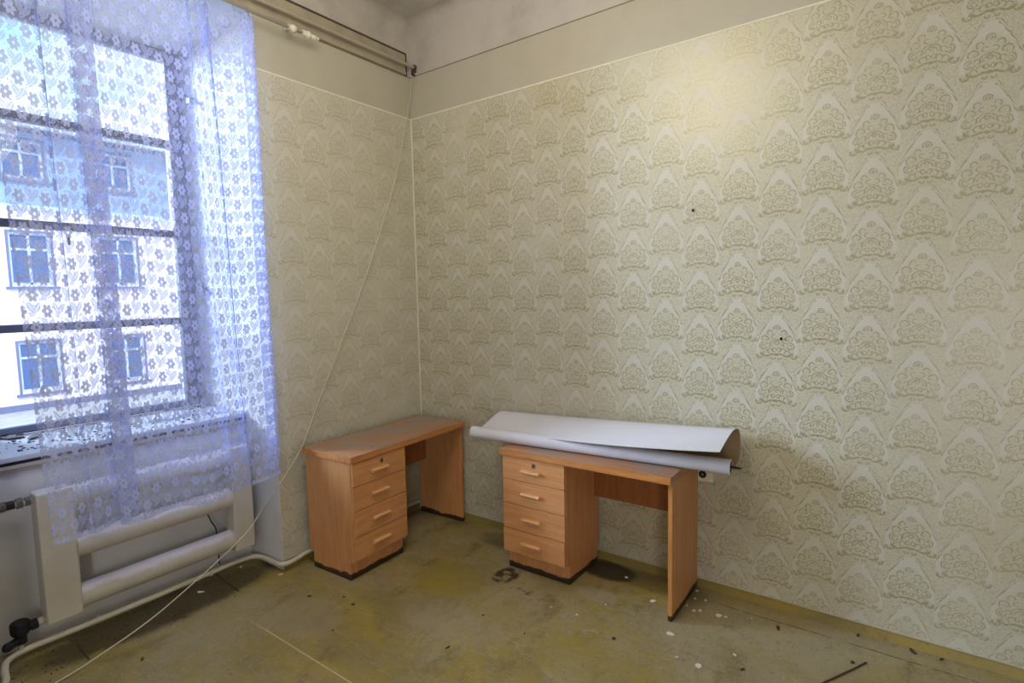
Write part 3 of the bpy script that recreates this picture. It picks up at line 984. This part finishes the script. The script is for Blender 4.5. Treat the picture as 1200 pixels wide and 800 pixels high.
# ------------------------------------------------------------------ wall socket and nails
so = thing('wall_socket', 'cream wall socket half hidden behind the right desk end', 'socket', (2.214, 0, 0.650))
bx('plate', SOCKW, so, -0.045, 0.045, -0.010, -0.002, -0.035, 0.035, bevel=0.004)
bm = bmesh.new(); tube(bm, [(-.012, -.0095, .006), (-.012, -.013, .006)], .021, 20)
obj('socket_face', bm, DARK, so)
bm = bmesh.new(); tube(bm, [(-.012, -.012, .006), (-.012, -.0145, .006)], .008, 12)
obj('socket_core', bm, FITTING, so)
bx('switch_rocker', SOCKW, so, .016, .036, -0.020, -0.010, -0.030, 0.026, bevel=0.003)
for (x, z), lb in (((2.139, 2.112), 'dark nail high on the damask wall above the white roll'),
                   ((2.589, 1.426), 'dark nail in the damask wall right of the roll'),
                   ((1.223, 2.115), 'tiny dark nail in the damask wall left of the highest nail')):
    bm = bmesh.new()
    r = .0035 if x < 1.5 else .0065
    tube(bm, [(x, 0.0, z), (x, -.012, z + .002)], r * .6, 8); ball(bm, (x, -.013, z + .002), r, 10, 6, (1, .6, 1.2))
    tag(obj('nail', bm, NAILM), lb, 'nail', 'nails in the damask wall')

# ------------------------------------------------------------------ small debris
def flake(name, x, y, z, r, mat, label, cat, group, h=0.003, el=1.0):
    bm = bmesh.new()
    k = random.randint(5, 7)
    a0 = random.random() * 6
    pts = []
    for i in range(k):
        t = a0 + 2 * PI * i / k
        rr = r * random.uniform(.6, 1.15)
        pts.append((rr * math.cos(t) * el, rr * math.sin(t)))
    prism(bm, pts, 'z', 0, h)
    for v in bm.verts:
        if v.co.z > 0: v.co.z += random.uniform(-.4, .6) * h
    o = obj(name, bm, mat)
    o.location = (x, y, z); o.rotation_euler = (0, 0, random.random() * 6)
    return tag(o, label, cat, group)
CHIPS = [
    (2.361, -.248, .016, 1.3, 'largest of the white paint chips beside the right desk end panel'),
    (2.395, -.238, .011, 1.0, 'round paint chip touching the right of the largest chip by the end panel'),
    (2.240, -.272, .010, 1.5, 'left one of two small chips in a row beside the end panel'),
    (2.268, -.255, .010, 1.2, 'right one of two small chips in a row beside the end panel'),
    (2.196, -.070, .008, 1.2, 'pale chip at the rear foot of the right desk end panel'),
    (2.212, -.154, .007, 1.4, 'tiny chip on the floor halfway along the end panel'),
    (2.262, -.141, .008, 1.0, 'tiny chip between the end panel and the damask wall'),
    (2.196, -.246, .006, 1.5, 'tiny chip close against the black foot of the end panel'),
    (2.507, -.177, .005, 1.0, 'speck of paint right of the largest chip by the end panel'),
    (2.206, -.534, .014, 1.6, 'white oval chip in front of the right desk end panel'),
    (2.029, -.306, .014, 1.7, 'white oval chip under the right desk, inside the end panel'),
    (1.805, -.150, .009, 1.2, 'white chip deep under the right desk kneehole'),
    (2.393, -.694, .015, 1.1, 'bright white chip on the floor nearest the bottom edge, below the right desk'),
    (2.294, -.687, .006, 1.4, 'small pale speck left of the bright white chip near the bottom edge'),
    (1.749, -.647, .006, 1.0, 'small white speck in front of the right desk kneehole'),
    (1.600, -.661, .004, 1.0, 'tiny white speck in front of the right desk drawers'),
    (1.833, -.477, .004, 1.0, 'tiny white speck at the mouth of the right desk kneehole'),
    (2.509, -.524, .007, 1.3, 'small pale chip on the floor right of the right desk'),
    (-.262, -1.366, .010, 1.3, 'pale flake behind the heating pipe near its bend'),
    (0.035, -1.275, .011, 2.2, 'pale husk on the floor below the niche corner'),
    (-.17, -1.655, .009, 2.6, 'pale straw bit on the floor beside the dark splinter')]
for x, y, r, e, lb in CHIPS:
    flake('paint_chip', x, y, .0004, r, CHIP, lb, 'chip', 'pale chips on the floor', .003, e)
CRUMBS = [
    (1.995, -.724, .012, 1.2, 'brown pebble on the floor in front of the right desk end panel'),
    (1.613, -.932, .006, 1.0, 'small dark crumb in the open floor left of the brown pebble'),
    (1.342, -.924, .010, 0.8, 'dark spot of dirt on the floor in front of the right desk drawers'),
    (1.368, -1.225, .008, 2.8, 'dark splinter in the middle of the floor near the bottom edge'),
    (0.684, -1.242, .008, 1.8, 'dark crumb on the floor just before the left desk plinth'),
    (0.405, -1.325, .008, 2.6, 'dark sliver left of the left desk on the floor'),
    (0.576, -1.222, .007, 1.6, 'dark crumb by the side panel of the left desk'),
    (0.788, -1.452, .006, 1.5, 'small dark crumb beside the pale floor seam'),
    (2.562, -.607, .009, 1.5, 'dark crumb on the floor left of the curved twig'),
    (2.634, -.193, .011, 2.4, 'dark sliver near the skirting right of the right desk'),
    (2.960, -.045, .009, 2.0, 'dark sliver against the skirting above the curved twig'),
    (3.176, -.045, .014, 2.2, 'largest dark flake lying along the skirting at right'),
    (3.280, -.040, .009, 2.0, 'dark flake along the skirting, farthest from the desks'),
    (2.958, -.285, .012, 1.3, 'dark lump beside the tip of the curved twig'),
    (0.226, -2.100, .009, 1.8, 'dark crumb on the floor beside the pale cord')]
for x, y, r, e, lb in CRUMBS:
    flake('dirt_crumb', x, y, .0004, r * .8, TWIG, lb, 'crumb', 'dark crumbs on the floor', .004, e)
bm = bmesh.new()
tube(bm, smooth_path([(2.80, -.62, .004), (2.866, -.506, .004), (2.92, -.411, .004), (2.962, -.337, .004), (3.005, -.256, .004)], 6), [.0036] * 25, 6)
tag(obj('dark_twig', bm, TWIG, smooth=True), 'long dark curved twig on the floor at the bottom right', 'twig')
for pts, lb in (([(-.30, -1.500, .004), (-.15, -1.515, .004), (0.01, -1.524, .003)], 'dark splinter on the floor before the radiator pipe, near the niche corner'),
                ([(-.17, -2.238, .004), (-.07, -2.243, .004), (0.014, -2.246, .003)], 'dark splinter on the floor below the black valve')):
    bm = bmesh.new()
    tube(bm, smooth_path(pts, 5), .0032, 6)
    tag(obj('dark_splinter', bm, TWIG, smooth=True), lb, 'splinter')

for x, y, r, e, lb in ((-.80, -2.275, .035, 2.2, 'dark dry leaf on the window sill, outermost from the curtain'),
                       (-.72, -2.205, .030, 2.4, 'dark curled dry leaf on the sill at the curtain edge')):
    flake('dry_leaf', x, y, SILL + .0004, r, LEAFM, lb, 'leaf', 'dry leaves on the sill', .008, e)
for x, y, r, lb in ((-.62, -1.60, .10, 'crumpled white paper scrap on the sill behind the lace'),
                    (-.66, -1.88, .07, 'smaller white paper scrap on the sill near its middle'),
                    (-.50, -1.34, .05, 'white paper scrap on the sill near the niche side')):
    o = flake('paper_scrap', x, y, SILL + .0004, r, PAPERM, lb, 'paper', 'paper scraps on the sill', .015, 1.3)
bm = bmesh.new()
for _ in range(260):
    x = random.uniform(WX + .04, -.34); y = random.uniform(NL + .03, NR - .03); r = random.uniform(.004, .013)
    a = random.random() * 6
    p = [(x + r * random.uniform(.5, 1) * math.cos(a + q), y + r * random.uniform(.5, 1) * math.sin(a + q)) for q in (0, 1.6, 3.1, 4.7)]
    prism(bm, p, 'z', SILL + .0003, SILL + .0003 + r * random.uniform(.2, .6))
tag(obj('sill_crumbs', bm, LEAFM), 'scattered crumbs and dust along the window sill', 'crumbs', None, 'stuff')
bm = bmesh.new()
for _ in range(420):
    x = random.uniform(-.35, .06); y = random.uniform(-2.5, -1.28)
    if x > -.02 and random.random() < .7: continue
    r = random.uniform(.0015, .006); a = random.random() * 6
    p = [(x + r * random.uniform(.5, 1) * math.cos(a + q), y + r * random.uniform(.5, 1) * math.sin(a + q)) for q in (0, 1.6, 3.1, 4.7)]
    prism(bm, p, 'z', .0003, .0003 + r * random.uniform(.2, .6))
tag(obj('floor_dirt', bm, TWIG), 'fine dark dirt swept under the radiator', 'dirt', None, 'stuff')

# ------------------------------------------------------------------ house across the yard
FX = -16.0
FWALL = plaster('house_render', lin(238, 226, 238), lin(216, 204, 220), 0.6)
FUP = plaster('house_upper_shade', lin(150, 170, 204), lin(128, 150, 190), 0.6)  # bluish shade on the upper storey, painted into its wall colour
FGLASS = simple('house_glass', lin(86, 108, 156), 0.35, 0, 0.3)
FFRAME = simple('house_frame', lin(196, 206, 226), 0.6)
FSURR = simple('house_surround', lin(112, 116, 150), 0.7)
ROOFM = simple('house_roof', lin(96, 106, 132), 0.8)
GROUNDM = plaster('yard_ground', lin(198, 196, 198), lin(160, 158, 160), 0.7)
house = thing('house', 'pale rendered house across the yard seen through the window', 'building', (FX, 0, 0))
ys = [-9.27 + 2.07 * k for k in range(11)]
rows = [(-0.66, 0.67, FWALL), (2.20, 3.58, FWALL), (5.00, 6.00, FUP)]
def facade(z0, z1, h0, h1, mat):
    bm = bmesh.new()
    y = -12.0
    for a in ys:
        box(bm, -0.4, 0.0, y, a, z0, z1)
        box(bm, -0.4, 0.0, a, a + .88, z0, h0); box(bm, -0.4, 0.0, a, a + .88, h1, z1)
        y = a + .88
    box(bm, -0.4, 0.0, y, 16.0, z0, z1)
    obj('facade', bm, mat, house)
facade(-1.15, 1.45, -0.66, 0.67, FWALL)
facade(1.45, 4.25, 2.20, 3.58, FWALL)
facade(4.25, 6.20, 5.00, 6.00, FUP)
bx('back_wall', FWALL, house, -6.4, -6.0, -12, 16, -1.15, 6.2)
bx('string_course', FFRAME, house, 0.0, 0.06, -12, 16, 4.18, 4.30)
bx('plinth', FSURR, house, 0.0, 0.05, -12, 16, -1.15, -0.98)
for h0, h1, _ in rows:
    for a in ys:
        if a < -3.2 or a > 7.5: continue
        w = bmesh.new()
        for q in (a, a + .40, a + .82):
            box(w, -0.16, -0.08, q, q + .06, h0, h1)
        box(w, -0.16, -0.08, a + .06, a + .82, h0, h0 + .06); box(w, -0.16, -0.08, a + .06, a + .82, h1 - .06, h1)
        box(w, -0.155, -0.085, a + .06, a + .82, h0 + (h1 - h0) * .66, h0 + (h1 - h0) * .66 + .06)
        wo = obj('window', w, FFRAME, house)
        for q0, q1 in ((a + .06, a + .40), (a + .46, a + .82)):
            bx('pane', FGLASS, wo, -0.13, -0.12, q0, q1, h0 + .06, h1 - .06)
        s = bmesh.new()
        box(s, 0.0, 0.03, a - .05, a, h0 - .05, h1 + .05); box(s, 0.0, 0.03, a + .88, a + .93, h0 - .05, h1 + .05)
        box(s, 0.0, 0.03, a, a + .88, h1, h1 + .05); box(s, 0.0, 0.09, a - .12, a + 1.0, h0 - .12, h0 - .05)
        obj('surround', s, FSURR, wo)
bm = bmesh.new()
prism(bm, [(0.55, 6.20), (0.55, 6.32), (-3.2, 6.62), (-6.9, 6.32), (-6.9, 6.20)], 'y', -12.4, 16.4)
obj('roof', bm, ROOFM, house)
bm = bmesh.new(); tube(bm, [(0.60, -12.4, 6.26), (0.60, 16.4, 6.26)], .07, 8)
obj('gutter', bm, FFRAME, house)
struct(bx('ground', GROUNDM, None, -40, -1.0, -30, 40, -1.30, -1.15), 'pale yard ground')
